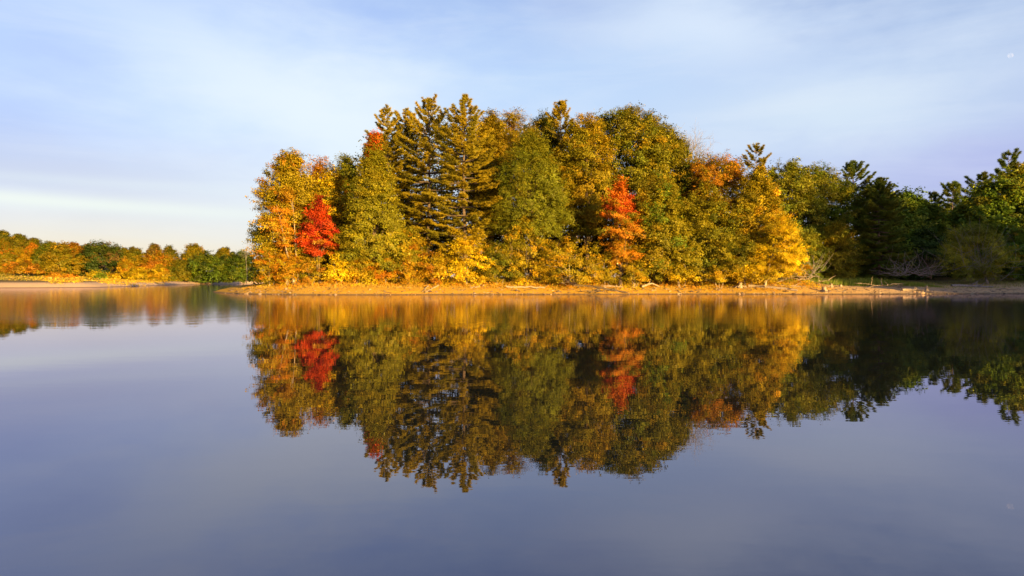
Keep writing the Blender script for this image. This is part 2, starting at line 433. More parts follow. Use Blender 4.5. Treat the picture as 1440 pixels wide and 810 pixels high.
def pine(name, label, group, px, Y, top, bot, hw, pal, gap=.75, per_whorl=5, plume=1.0, droop=0.0, gappy=.2, base_px=None, lean=0.0,
         taper=.55, tuft=1.0, fork=None, needle=.42, top_w=.2, asym=0.0, bark=None):
    """white-pine habit: whorls of level boughs carrying flat upturned plumes of needles"""
    rng = rng_for()
    pal = np.asarray(PAL[pal] if isinstance(pal, str) else pal)
    bx = wx(base_px if base_px is not None else px, Y); cx, cy = wx(px, Y), Y
    bz = gz(bx, cy); z1, z0, W = wz(top, Y), max(wz(bot, Y), bz + .4), hw / F * Y
    root = empty(name, (bx, cy, bz)); tag(root, label, 'tree', group)
    tb, m = MB(), MB()
    n = 12; s = np.linspace(0, 1, n)
    w = np.stack([bx + (cx - bx) * s + .12 * np.sin(s * 7 + rng.uniform(0, 6)), cy + .12 * np.sin(s * 6 + rng.uniform(0, 6)), bz - .3 + (z1 - bz + .3) * s], 1)
    r0 = .011 * (z1 - bz) + .06
    tube(tb, w, r0 * (1 - .95 * s), 7)
    def at(z): 
        f = (z - bz + .3) / (z1 - bz + .3)
        return np.array([np.interp(f, s, w[:, k]) for k in range(3)])
    P, D, Cc = [], [], []
    z = z0
    while z < z1 - .25:
        t = (z - z0) / (z1 - z0)
        env = 1.45 * W * (top_w + (1 - top_w) * (1 - t) ** taper) * min(1, .55 + t * 2.2)
        k = per_whorl + int(rng.integers(-1, 2))
        th0 = rng.uniform(0, 2 * PI)
        for j in range(k):
            if rng.random() < gappy: continue
            th = th0 + 2 * PI * j / k + rng.uniform(-.35, .35)
            L = env * rng.uniform(.58, 1.15) * (1 + asym * math.cos(th))
            elev = .0 + 1.15 * t ** 3.2 - droop * (1 - t) + rng.uniform(-.10, .12)
            if t > .7: L = min(L, max(.35, (z1 - .1 - z) / max(math.sin(elev) + .1, .1) * rng.uniform(.4, 1.0)))
            dirh = np.array([math.cos(th), math.sin(th), 0])
            ss = np.linspace(0, 1, 7)
            a = at(z)
            pts = a + np.outer(ss * L * math.cos(elev), dirh)
            pts[:, 2] += ss * L * math.sin(elev) + .10 * L * ss ** 2.2 - .05 * L * np.sin(ss * PI)
            tube(tb, pts, np.linspace(max(.018 * L + .015, .02), .008, 7), 4, cap=False)
            base = pal[rng.integers(0, len(pal))] * rng.uniform(.85, 1.18)
            # side twigs
            nt = max(6, int(L * 9.5 * plume))
            f = rng.uniform(.28 if L > 1.2 else .1, 1.0, nt)
            q = np.stack([np.interp(f, ss, pts[:, i]) for i in range(3)], 1)
            side = rng.choice([-1, 1], nt) * rng.uniform(.1, 1, nt)
            perp = np.array([-dirh[1], dirh[0], 0])
            tl = (.22 + .30 * L * (1.05 - f) ** .7) * rng.uniform(.5, 1.1, nt) * (1 - .55 * min(1, max(0, (t - .68) / .12)))
            dv = nrm(dirh[None] * .8 + perp[None] * side[:, None] * 1.1 + np.array([0, 0, .14]) + rng.normal(size=(nt, 3)) * .07)
            for u in (.4, .75, 1.0):
                P.append(q + dv * (tl * u)[:, None]); D.append(nrm(dv + np.array([0, 0, .25]))); Cc.append(np.tile(base, (nt, 1)))
        z += gap * 1.3 * rng.uniform(.7, 1.3) * (1 - .3 * t)
    # leader
    kk = 10
    lz = np.linspace(z1 - 1.1, z1 - .1, kk)
    P.append(np.stack([at(q) for q in lz])); D.append(np.tile((0, 0, 1.0), (kk, 1))); Cc.append(np.tile(pal[0], (kk, 1)))
    needles(m, np.concatenate(P), np.concatenate(D), needle * tuft * .88, .058 * tuft, np.concatenate(Cc), rng, k=10)
    m.build('crown', M_NEEDLE, root, (bx, cy, bz))
    tb.build('trunk', bark or M_BARK, root, (bx, cy, bz), smooth=True)
    return root

def twig_tree(mb, base, h, spread, rng, r=.08, levels=4, kids=5, up=.9):
    """recursive bare branching"""
    def grow(p, d, L, r, lv):
        n = 5; pts = [p]; dd = d.copy()
        for i in range(n - 1):
            dd = nrm(dd + rng.normal(size=3) * .16 + np.array([0, 0, .05 * up]))
            pts.append(pts[-1] + dd * L / (n - 1))
        tube(mb, np.array(pts), np.linspace(r, r * .45, n), 5 if lv == levels else 3, cap=False)
        if lv > 0:
            for k in range(kids):
                f = rng.uniform(.35, 1)
                q = np.array([np.interp(f, np.linspace(0, 1, n), np.array(pts)[:, i]) for i in range(3)])
                nd = nrm(dd + rng.normal(size=3) * spread)
                grow(q, nd, L * rng.uniform(.5, .72), r * .5, lv - 1)
    grow(np.asarray(base, float), nrm(np.array([rng.normal() * .1, rng.normal() * .1, 1.0])), h * .5, r, levels)

# ------------------------------------------------------------------ trees of the wooded point
G1 = 'trees on the wooded point'
def toptint(c, t0, frac=.9):
    def fn(C, t, base, rng):
        k = (t > t0 + rng.normal(size=len(t)) * .04) & (rng.random(len(t)) < frac)
        base = base.copy(); base[k] = np.asarray(PAL[c])[rng.integers(0, len(PAL[c]), k.sum())]
        return base
    return fn
def speckle(c, frac, dim=1.0):
    def fn(C, t, base, rng):
        k = rng.random(len(t)) < frac
        base = base.copy(); base[k] = dim * np.asarray(PAL[c])[rng.integers(0, len(PAL[c]), k.sum())]
        return base
    return fn
def mixfn(*fs):
    def fn(C, t, base, rng):
        for f in fs: base = f(C, t, base, rng)
        return base
    return fn
def lowtint(c, t0, frac=.9):
    def fn(C, t, base, rng):
        k = (t < t0 + rng.normal(size=len(t)) * .1) & (rng.random(len(t)) < frac)
        base = base.copy(); base[k] = np.asarray(PAL[c])[rng.integers(0, len(PAL[c]), k.sum())]
        return base
    return fn

# left shoulder
broadleaf('maple_tree', 'tall olive and orange tree forming the left end of the wooded point', G1, 409, 96, 212, 372, 50, 'egg', 'olivegold', 1.1, 1.45, ragged=.28, fn=speckle('russet', .08), bark=M_PALEBARK)
broadleaf('young_tree', 'slender orange tree with pale stems in front of the olive tree at the left end', G1, 400, 91.5, 264, 345, 22, 'vase', 'orange', .75, .5, .28, ragged=.4, bark=M_PALEBARK, stems=3, base_px=418, limbs=12)
broadleaf('maple_tree', 'orange brown treetop directly above the yellow tree left of the tall pines', G1, 448, 103, 219, 340, 30, 'round', 'russet', 1.1, 1.0)
broadleaf('yellow_tree', 'clear yellow tree standing right behind the crimson maple', G1, 466, 98, 236, 360, 25, 'round', 'yellow', .95, 1.0, fn=speckle('olivegold', .45))
broadleaf('red_maple', 'crimson maple with a pointed top near the left end of the point', G1, 450, 90.8, 274, 358, 22, 'leafy', 'red', .85, 1.2, .26, ragged=.38, flat=.26, fn=mixfn(speckle('russet', .08), speckle('coral', .15)), fill=.2)
broadleaf('maple_tree', 'dark green tree peeking between the yellow tree and the conical tree', G1, 488, 106, 214, 350, 22, 'round', 'maplegreen', 1.1)
broadleaf('conical_tree', 'broad conical olive tree with a red tip left of the pines', G1, 526, 91.5, 186, 382, 50, 'cone', [(.20, .185, .009), (.25, .205, .009), (.16, .16, .009)], .85, 1.5, .28, flat=.26, ragged=.09, fn=toptint('coral', .9, .8), twigs=15)
# pines
GP = 'tall white pines on the point'
pine('pine_tree', 'leftmost tall pine with a bushy top just right of the red tipped tree', GP, 546, 101, 149, 350, 32, 'pine', .7, 6, 1.25, taper=.7, top_w=.34)
pine('pine_tree', 'tall pine with gappy tiers and a broad split top, second from the left', GP, 603, 98, 138, 368, 44, 'pine', .95, 5, 1.15, gappy=.22, taper=.55, top_w=.34)
pine('pine_tree', 'slimmer pine top rising behind between the two leftmost tall pines', GP, 574, 106, 152, 340, 30, 'pine', .8, 5, 1.1, taper=.6, top_w=.3)
pine('pine_tree', 'tallest pine with a spiky leader and golden tiers in the middle of the point', GP, 653, 94, 135, 362, 46, 'pine', .78, 6, 1.2, gappy=.1, taper=.62, top_w=.16)
broadleaf('maple_tree', 'orange tinged tree crown right of the tallest pine', G1, 719, 104, 153, 330, 46, 'dome', 'olivegold', 1.15, 1.0, fn=toptint('russet', .75, .35))
broadleaf('maple_tree', 'large green maple with a rounded leafy crown in the middle of the point', G1, 746, 93.5, 181, 334, 48, 'egg', 'maplegreen', 1.0, 1.5, .3, ragged=.15, flat=.6)
pine('pine_tree', 'narrow pine rising above the broadleaf trees right of the green maple', GP, 789, 100, 142, 360, 33, 'pine', .8, 6, 1.2, taper=.75, top_w=.24)
broadleaf('tall_tree', 'golden olive tree with bare stems showing, left of the dome shaped oak', G1, 826, 99, 159, 330, 36, 'column', 'olivegold', 1.0, 1.15, .3, ragged=.3)
broadleaf('oak_tree', 'huge dome shaped olive oak with the broadest crown on the point', G1, 880, 106, 151, 330, 80, 'dome', 'olive', 1.25, 2.0, .42, ragged=.10, fn=speckle('olivegold', .18))
broadleaf('oak_tree', 'smaller olive crown on the right shoulder of the dome shaped oak', G1, 930, 104, 178, 330, 42, 'dome', 'olive', 1.15, 1.6, .32, ragged=.12, fn=speckle('olivegold', .2))
broadleaf('maple_tree', 'olive gold treetop wedged between the tallest pine and the orange tinged crown', G1, 690, 105, 158, 330, 28, 'dome', 'olivegold', 1.1, 1.4, .3, ragged=.15)
broadleaf('maple_tree', 'olive treetop between the green maple and the narrow pine', G1, 766, 106, 158, 330, 28, 'dome', 'olive', 1.1, 1.4, .3, ragged=.15)
broadleaf('red_maple', 'coral red maple with orange lower leaves below the dome shaped oak', G1, 872, 91, 249, 374, 27, 'leafy', 'coral', .85, .9, .26, ragged=.6, flat=.28, fill=.3, fn=mixfn(lowtint('orange', .58), speckle('olivegold', .15)))
broadleaf('bushy_tree', 'golden green tree right of the coral maple reaching almost to the bank', G1, 929, 92.5, 246, 392, 37, 'column', 'olivegold', .95, 1.3, .3, ragged=.28, flat=.5, fn=speckle('green', .2))
broadleaf('maple_tree', 'orange brown spreading tree crown beside the bare grey branches', G1, 1010, 101, 214, 345, 50, 'dome', 'russet', 1.05, 1.1, .3, ragged=.25, flat=.45, fn=speckle('olivegold', .3), bark=M_PALEBARK)
broadleaf('bushy_tree', 'shaggy olive tree below the orange brown crown with brown stems inside', G1, 992, 94, 262, 390, 40, 'column', 'olivegold', .95, 1.05, .3, ragged=.32, flat=.5, fn=speckle('olive', .4), bark=M_PALEBARK, stems=2)
pine('pine_tree', 'lone small pine top poking above the orange and gold trees', GP, 1064, 110, 202, 330, 26, 'pine', .95, 5, 1.2, taper=.5, gappy=.25, top_w=.35)
broadleaf('tall_tree', 'golden tree under the lone small pine top', G1, 1066, 95, 234, 385, 40, 'egg', 'gold', 1.0, 1.25, .3, ragged=.22, flat=.5, fn=speckle('olivegold', .5))
broadleaf('yellow_tree', 'brightest yellow tree at the right corner of the sunlit point, leaning outward', G1, 1092, 90.5, 300, 392, 31, 'column', 'yellow', .8, 1.3, .27, ragged=.32, flat=.42, bark=M_PALEBARK, fn=speckle('gold', .3), base_px=1075)
broadleaf('bushy_tree', 'low olive tree with spreading boughs between the shaggy tree and yellow tree', G1, 1038, 92, 320, 394, 30, 'round', 'olivegold', .8, 1.0, .28, flat=.4, fn=speckle('olive', .4))
broadleaf('maple_tree', 'gold tree between the conical tree and the first pines, low in front', G1, 578, 92, 318, 392, 26, 'egg', 'olivegold', .8, 1.1, .28, flat=.45, fn=speckle('russet', .25))
# bare tree
def bare_tree(name, label, group, px, Y, top, r=.16, kids=6, spread=.55, mat=M_GREYTWIG):
    rng = rng_for(); x = wx(px, Y); z = gz(x, Y); h = wz(top, Y) - z
    root = empty(name, (x, Y, z)); tag(root, label, 'tree', group)
    tb = MB(); n = 7; s = np.linspace(0, 1, n); zt = z + h * .62
    pts = np.stack([x + .3 * np.sin(s * 3), Y + .2 * np.sin(s * 4), z - .3 + (zt - z + .3) * s], 1)
    tube(tb, pts, r * (1.2 - .6 * s), 6); tb.build('trunk', mat, root, (x, Y, z), smooth=True)
    m = MB()
    for k in range(4):
        twig_tree(m, pts[-1], h * .46 * rng.uniform(.8, 1.05), spread, rng, r * .55, 3, kids)
    m.build('branches', mat, root, (x, Y, z))
    return root
bare_tree('bare_tree', 'leafless grey tree showing twigs against the sky right of the oak', G1, 966, 108, 184)

# understory shrubs along the bank of the point
GS = 'shrubs along the bank of the point'
SH = [
 (381, 92.5, 338, 396, 20, 'round', 'olivegold', 'orange gold shrub at the extreme left end of the bank', 'orange'),
 (408, 91, 352, 397, 20, 'round', 'orange', 'orange shrub with arching pale stems below the slender orange tree', 'gold'),
 (437, 90.5, 358, 396, 18, 'round', 'olivegold', 'brownish gold shrub right under the crimson maple', 'russet'),
 (476, 89.8, 356, 394, 17, 'egg', 'yellow', 'bright yellow shrub to the right of the crimson maple', 'yellow'),
 (505, 90.5, 352, 396, 18, 'round', 'gold', 'gold shrub at the left foot of the conical tree', 'russet'),
 (538, 90.2, 356, 397, 20, 'round', 'orange', 'orange gold shrub under the middle of the conical tree', 'gold'),
 (575, 90, 360, 397, 19, 'round', 'gold', 'golden shrub at the right foot of the conical tree', 'orange'),
 (612, 90, 352, 397, 21, 'round', 'gold', 'gold and russet shrub left of the small yellow tree', 'russet'),
 (656, 90.2, 324, 396, 31, 'egg', 'yellow', 'small bushy yellow green tree in front of the tallest pine', 'gold'),
 (702, 91, 338, 396, 22, 'round', 'olive', 'dull green shrub right of the small yellow green tree', 'olivegold'),
 (742, 91.5, 298, 394, 32, 'egg', 'olivegold', 'golden green bushy tree below the green maple', 'gold'),
 (800, 90.5, 334, 396, 44, 'dome', 'gold', 'wide golden green bush with drooping boughs below the narrow pine', 'olivegold'),
 (852, 91, 352, 397, 18, 'round', 'gold', 'gold shrub at the left foot of the coral maple', 'olivegold'),
 (893, 90.5, 362, 397, 18, 'round', 'olivegold', 'olive gold shrub at the right foot of the coral maple', 'gold'),
 (958, 90.5, 366, 397, 19, 'round', 'gold', 'bright gold low shrub below the shaggy olive tree', 'yellow'),
 (1012, 90.2, 372, 397, 18, 'round', 'olivegold', 'low olive gold shrub beside the brown stems of the shaggy tree', 'gold'),
 (1052, 90, 368, 397, 18, 'round', 'gold', 'gold shrub at the left foot of the brightest yellow tree', 'yellow'),
]
for px, Y, top, bot, hw, shp, pal, lab, sp in SH:
    big = hw > 28
    broadleaf('bushy_tree' if big else 'shrub', lab, GS, px, Y, top, bot, hw, shp, pal, .62 if not big else .8, .9, .25, ragged=.4, flat=.4,
              fn=speckle(sp, .4), cat='tree' if big else 'shrub', stems=1 if big else 3, bark=M_PALEBARK, tr=.07, limbs=9, twigs=12)

# ------------------------------------------------------------------ shaded trees of the cove on the right
G2 = 'trees around the shaded cove'
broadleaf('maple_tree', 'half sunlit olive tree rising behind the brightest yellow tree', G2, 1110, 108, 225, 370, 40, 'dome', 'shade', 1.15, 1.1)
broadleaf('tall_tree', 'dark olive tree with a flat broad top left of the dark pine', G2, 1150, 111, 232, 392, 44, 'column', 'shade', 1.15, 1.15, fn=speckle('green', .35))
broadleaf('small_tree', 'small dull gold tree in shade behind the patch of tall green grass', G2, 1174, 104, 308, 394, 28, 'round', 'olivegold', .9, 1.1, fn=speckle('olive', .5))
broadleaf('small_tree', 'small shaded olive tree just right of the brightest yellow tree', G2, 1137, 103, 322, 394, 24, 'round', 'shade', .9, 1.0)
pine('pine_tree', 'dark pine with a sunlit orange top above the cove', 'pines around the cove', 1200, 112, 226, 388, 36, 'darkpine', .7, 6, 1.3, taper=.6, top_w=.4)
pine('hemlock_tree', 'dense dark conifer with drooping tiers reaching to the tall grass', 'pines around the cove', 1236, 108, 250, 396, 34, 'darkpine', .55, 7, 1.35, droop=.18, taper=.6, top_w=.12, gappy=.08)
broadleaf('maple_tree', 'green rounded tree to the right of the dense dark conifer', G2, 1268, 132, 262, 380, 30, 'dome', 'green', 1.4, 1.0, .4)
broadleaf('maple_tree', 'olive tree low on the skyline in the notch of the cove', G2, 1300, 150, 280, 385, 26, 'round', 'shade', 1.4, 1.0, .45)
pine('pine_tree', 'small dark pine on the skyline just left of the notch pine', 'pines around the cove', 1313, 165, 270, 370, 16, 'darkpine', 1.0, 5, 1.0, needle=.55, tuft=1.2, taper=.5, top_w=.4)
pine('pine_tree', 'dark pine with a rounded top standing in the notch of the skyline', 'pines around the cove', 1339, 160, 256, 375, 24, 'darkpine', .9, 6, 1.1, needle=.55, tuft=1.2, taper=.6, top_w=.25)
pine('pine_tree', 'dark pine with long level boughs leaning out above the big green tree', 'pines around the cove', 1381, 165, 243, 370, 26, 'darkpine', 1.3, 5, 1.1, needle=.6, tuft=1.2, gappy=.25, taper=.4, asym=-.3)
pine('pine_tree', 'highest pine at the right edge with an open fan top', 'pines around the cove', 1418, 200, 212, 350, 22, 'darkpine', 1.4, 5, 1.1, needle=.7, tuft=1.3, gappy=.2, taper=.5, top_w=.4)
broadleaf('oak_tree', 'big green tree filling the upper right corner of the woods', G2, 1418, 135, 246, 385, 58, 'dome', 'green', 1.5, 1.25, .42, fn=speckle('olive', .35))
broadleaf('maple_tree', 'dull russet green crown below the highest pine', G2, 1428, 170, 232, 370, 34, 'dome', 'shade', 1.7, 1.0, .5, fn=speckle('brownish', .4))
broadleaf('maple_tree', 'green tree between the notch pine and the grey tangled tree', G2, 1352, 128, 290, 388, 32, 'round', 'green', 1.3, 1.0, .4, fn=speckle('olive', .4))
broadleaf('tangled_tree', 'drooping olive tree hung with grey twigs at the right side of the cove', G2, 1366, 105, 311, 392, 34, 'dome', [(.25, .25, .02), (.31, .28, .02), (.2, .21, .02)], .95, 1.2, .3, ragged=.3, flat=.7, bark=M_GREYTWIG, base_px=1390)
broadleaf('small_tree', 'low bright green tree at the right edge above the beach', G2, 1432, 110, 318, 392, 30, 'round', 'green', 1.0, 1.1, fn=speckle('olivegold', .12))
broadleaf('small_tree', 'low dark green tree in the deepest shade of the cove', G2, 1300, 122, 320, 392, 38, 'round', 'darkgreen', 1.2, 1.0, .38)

# ------------------------------------------------------------------ woods that read as one mass: interior of the point, back of the cove, right bank outside the frame
SHADE = math.tan(math.radians(180 - SUN_AZ))
mb = MB(); tb = MB(); rng = np.random.default_rng(7)
def wood_crown(x, y, zt, W, pal, size, leaf, dens=.7, z0f=.25):
    z = gz(x, y)
    C, ls = crown_lobes(mb, x, y, z + (zt - z) * z0f, zt, W, W, 'dome', PAL[pal], rng, size, dens, leaf, twigs=12, per=6)
    trunk_limbs(tb, x, y, z, x, y, z + (zt - z) * .85, .25, rng, C, limbs=5)
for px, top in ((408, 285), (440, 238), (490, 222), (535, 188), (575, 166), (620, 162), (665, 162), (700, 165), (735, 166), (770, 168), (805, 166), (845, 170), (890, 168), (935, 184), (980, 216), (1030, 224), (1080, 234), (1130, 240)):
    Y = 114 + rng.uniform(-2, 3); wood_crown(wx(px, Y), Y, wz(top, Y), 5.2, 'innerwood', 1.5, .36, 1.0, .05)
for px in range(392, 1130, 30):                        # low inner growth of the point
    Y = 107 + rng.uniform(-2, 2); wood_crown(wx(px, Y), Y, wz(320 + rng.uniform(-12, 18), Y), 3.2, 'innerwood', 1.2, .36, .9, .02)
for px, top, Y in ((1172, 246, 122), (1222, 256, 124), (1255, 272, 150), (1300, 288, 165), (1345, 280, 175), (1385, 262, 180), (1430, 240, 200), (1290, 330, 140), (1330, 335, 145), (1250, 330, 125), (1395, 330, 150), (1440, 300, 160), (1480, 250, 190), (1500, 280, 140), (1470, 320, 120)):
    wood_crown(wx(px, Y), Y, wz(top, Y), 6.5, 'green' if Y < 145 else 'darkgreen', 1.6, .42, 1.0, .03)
for y in (-50, -32, -14, 4, 22, 40):                   # right bank, outside the frame: it shades the cove
    for u in range(69, 195, 13):
        x = u + (87 - y) * SHADE + rng.uniform(-2, 2)
        if gz(x, y) < .5 or x < .82 * y + 20: continue
        wood_crown(x, y + rng.uniform(-4, 4), max(gz(x, y) + 14, (30.5 if u < 85 else 34) + rng.uniform(-3.5, 3.5)), 7.0, 'green', 2.4, 1.0, .8)
w = mb.build('woods', M_LEAF); tag(w, kind='stuff', label='dense dark woods behind the trees of the point and cove')
tb.build('trunks', M_BARK, w)

# ------------------------------------------------------------------ far shore on the left
G3 = 'trees on the far shore'
FAR = [
 # name, label, px, Y, top, bot, hw, shape, palette, speckle
 ('ridge_tree', 'dark olive treetop highest on the ridge at the left edge of the picture', 4, 350, 324, 372, 15, 'dome', 'olive', 'olivegold'),
 ('ridge_tree', 'olive ridge tree right of the highest ridge treetop', 26, 348, 329, 372, 14, 'dome', 'olive', 'olivegold'),
 ('ridge_tree', 'olive ridge tree above the orange sapling', 48, 345, 334, 372, 14, 'dome', 'olive', 'olivegold'),
 ('ridge_tree', 'last ridge tree before the large gold tree', 70, 340, 339, 374, 13, 'dome', 'olive', 'green'),
 ('ridge_tree', 'olive ridge tree showing over the large gold green tree', 92, 372, 343, 378, 15, 'dome', 'olive', 'green'),
 ('ridge_tree', 'olive ridge tree between the large gold tree and the dark oak', 116, 375, 345, 380, 15, 'dome', 'olive', 'green'),
 ('ridge_tree', 'olive ridge tree just right of the dark oak', 162, 372, 346, 380, 14, 'dome', 'olive', 'green'),
 ('maple_tree', 'orange tinged green tree at the extreme left of the far shore', 6, 292, 336, 386, 15, 'egg', 'olivegold', 'orange'),
 ('maple_tree', 'soft orange tree above the flat topped tree', 29, 296, 348, 384, 16, 'dome', 'gold', 'orange'),
 ('maple_tree', 'small orange tree glowing in front of the ridge', 47, 310, 341, 378, 9, 'round', 'orange', 'gold'),
 ('flat_topped_tree', 'flat topped orange brown tree with three visible stems', 35, 270, 368, 383, 20, 'umbrella', 'russet', 'gold'),
 ('maple_tree', 'dark olive tree between the flat topped and large gold trees', 61, 300, 346, 388, 14, 'round', 'olive', 'green'),
 ('large_tree', 'large rounded gold green tree, biggest on the left far shore', 86, 280, 341, 387, 29, 'egg', 'olivegold', 'gold'),
 ('maple_tree', 'orange tree just behind the right side of the large gold tree', 103, 292, 340, 386, 14, 'round', 'russet', 'gold'),
 ('oak_tree', 'dark spreading oak with a domed top on the far shore', 142, 288, 339, 386, 29, 'dome', 'darkgreen', 'brownish'),
 ('maple_tree', 'small orange treetop left of the dark spreading oak', 122, 305, 344, 380, 9, 'round', 'orange', 'gold'),
 ('maple_tree', 'dull olive tree on the skyline right of the dark oak', 174, 320, 349, 380, 14, 'dome', 'olivegold', 'olive'),
 ('maple_tree', 'olive tree with a pointed dome behind the pale orange shrub', 190, 325, 347, 382, 14, 'dome', 'olive', 'olivegold'),
 ('maple_tree', 'left one of two dark trees above the orange willow', 217, 330, 343, 380, 11, 'round', 'brownish', 'olive'),
 ('maple_tree', 'right one of two dark trees above the orange willow', 239, 330, 344, 380, 11, 'round', 'olive', 'brownish'),
 ('small_tree', 'pale orange small tree with a pointed top left of the yellow bush', 177, 272, 362, 390, 11, 'egg', 'gold', 'orange'),
 ('willow_tree', 'bright orange willow, brightest tree on the far shore', 221, 285, 353, 390, 24, 'dome', 'orange', 'gold'),
 ('yellow_bush', 'bright yellow rounded bush in front of the orange willow', 193, 262, 376, 394, 15, 'dome', 'yellow', 'gold'),
 ('small_tree', 'light gold tree at the water right of the yellow bush', 223, 264, 374, 398, 13, 'egg', 'gold', 'yellow'),
 ('willow_tree', 'dark olive willow where the lit shore ends', 249, 285, 366, 398, 17, 'dome', 'olive', 'olivegold'),
 ('maple_tree', 'golden treetop behind the big dark green tree', 273, 335, 343, 385, 18, 'dome', 'olivegold', 'gold'),
 ('large_tree', 'big dark green rounded tree on the shaded far shore', 293, 300, 354, 396, 28, 'dome', 'green', 'darkgreen'),
 ('maple_tree', 'golden treetop between the two dark green trees', 316, 330, 348, 385, 14, 'dome', 'olivegold', 'olive'),
 ('large_tree', 'dark green tree on the far shore partly hidden by the point', 342, 300, 352, 396, 22, 'dome', 'green', 'darkgreen'),
]
for nm, lab, px, Y, top, bot, hw, shp, pal, sp in FAR:
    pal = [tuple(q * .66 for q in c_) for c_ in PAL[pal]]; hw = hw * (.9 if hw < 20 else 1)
    flat = nm == 'flat_topped_tree'
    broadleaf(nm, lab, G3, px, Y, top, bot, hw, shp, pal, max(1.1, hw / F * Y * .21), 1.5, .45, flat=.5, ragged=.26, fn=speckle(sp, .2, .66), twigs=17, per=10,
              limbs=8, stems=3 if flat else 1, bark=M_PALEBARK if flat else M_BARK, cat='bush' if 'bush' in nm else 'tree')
GF = 'shrubs on the far shore'
for px, Y, top, bot, hw, pal, lab in ((80, 240, 383, 394, 11, 'russet', 'low russet shrub below the large gold tree on the far shore'),
        (97, 236, 384, 394, 9, 'orange', 'low orange shrub right of the russet shrub on the far shore'),
        (134, 240, 380, 394, 8, 'gold', 'round gold shrub below the dark spreading oak'),
        (143, 238, 383, 394, 7, 'green', 'small round green shrub touching the gold one below the oak'),
        (160, 245, 384, 393, 9, 'gold', 'low gold shrub between the oak and the yellow bush'),
        (12, 225, 388, 397, 12, 'olivegold', 'low dull gold bush at the extreme left of the far bank'),
        (40, 222, 389, 397, 16, 'olive', 'long low olive bush below the flat topped tree')):
    broadleaf('shrub', lab, GF, px, Y, top, bot, hw, 'dome', pal, .9, 1.3, .5, flat=.6, cat='shrub', twigs=11, per=6, limbs=5, tr=.06, stems=2)
bare_tree('bare_tree', 'small leafless tree between the far green tree and the point', G3, 346, 250, 340, .08, 5, .6)

# ------------------------------------------------------------------ ground cover
def blades(mb, x, y, h, colors, rng, width=.05, lean=.35):
    n = len(x); z = ground_z(x, y)
    a = rng.uniform(0, 2 * PI, n); s = np.stack([np.cos(a), np.sin(a), np.zeros(n)], 1) * width * .5
    p = np.stack([x, y, z - .03], 1)
    tip = p + np.stack([rng.normal(size=n) * lean * h, rng.normal(size=n) * lean * h, h], 1)
    mb.add(np.stack([p - s, p + s, tip], 1).reshape(-1, 3), np.arange(n * 3).reshape(n, 3), colors)

rng = np.random.default_rng(21)
mb = MB()                                             # undergrowth on the bank of the point
n = 22000
x = rng.uniform(-37, 41, n); y = rng.uniform(87.5, 97, n)
d = lake_dist(x, y); k = (d > 2.5 + 1.0 * np.sin(x * .7) + rng.normal(size=n) * .4) ; x, y = x[k], y[k]; n = len(x)
base = np.array(PAL['gold'] + PAL['orange'] + PAL['russet'] + PAL['yellow'])[(np.floor((np.sin(x * .9) + np.sin(x * .37 + 2) + 2) * 3 + rng.uniform(0, 4, n)).astype(int)) % 14]
h = rng.uniform(.1, .9, n) * (.6 + .4 * np.sin(x * 1.3))
z = ground_z(x, y)
leaf_cards(mb, np.stack([x, y, z + h * np.clip((d[k] - 2) / 2.5, .1, 1)], 1), np.tile((0, -.6, .4), (n, 1)), .2, tone(rng, base, n), rng)
n = 26000
x = rng.uniform(-42, 42, n); y = rng.uniform(84, 97, n)
d = lake_dist(x, y); k = d > 1.5 + .6 * np.sin(x * .7) + rng.normal(size=n) * .5; x, y = x[k], y[k]; n = len(x)
d = d[k]
blades(mb, x, y, rng.uniform(.3, 1., n) * np.clip(.08 + .12 * (d - 1), .08, .6), tone(rng, np.array([(.58, .38, .04), (.5, .3, .03), (.62, .42, .07), (.42, .25, .04)])[rng.integers(0, 4, n)], n), rng)
tag(mb.build('undergrowth', M_LEAF), 'low golden and russet undergrowth along the bank of the point', kind='stuff')

mb = MB()                                             # tall grass in the cove
n = 9000
x = rng.uniform(41, 62, n); y = rng.uniform(96.5, 104, n)
k = (np.sin(x * .35 + .6) * 1.2 + 98 - (x - 50) * -.02 < y); x, y = x[k], y[k]; n = len(x)
gh = np.interp(x, [41, 46, 53, 60, 62], [.35, .9, 1.15, .6, .3])
blades(mb, x, y, gh * rng.uniform(.5, 1.2, n), tone(rng, np.array([(.16, .24, .02), (.20, .27, .025), (.26, .27, .03)])[rng.integers(0, 3, n)], n), rng, .06, .2)
n = 9000
x = rng.uniform(56, 100, n); y = rng.uniform(97, 112, n)
blades(mb, x, y, rng.uniform(.08, .3, n), tone(rng, np.array([(.2, .21, .03), (.3, .26, .06)])[rng.integers(0, 2, n)], n), rng, .08, .5)
tag(mb.build('grass', M_GRASS), 'tall green grass at the back of the shaded cove beach', kind='stuff')

mb = MB()                                             # meadow on the far shore
n = 60000
px = rng.uniform(-30, 372, n); Y = rng.uniform(165, 300, n); x = wx(px, Y)
d = lake_dist(x, Y)
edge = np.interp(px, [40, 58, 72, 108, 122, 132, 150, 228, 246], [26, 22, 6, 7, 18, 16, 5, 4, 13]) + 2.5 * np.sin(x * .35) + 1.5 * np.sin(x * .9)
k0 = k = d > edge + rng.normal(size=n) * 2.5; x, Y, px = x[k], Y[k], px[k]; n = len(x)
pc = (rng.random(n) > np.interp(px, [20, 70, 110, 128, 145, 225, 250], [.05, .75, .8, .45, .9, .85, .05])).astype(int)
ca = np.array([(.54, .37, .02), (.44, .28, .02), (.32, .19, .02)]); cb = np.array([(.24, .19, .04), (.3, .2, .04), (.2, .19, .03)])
base = np.where(pc[:, None] == 0, ca[rng.integers(0, 3, n)], cb[rng.integers(0, 3, n)])
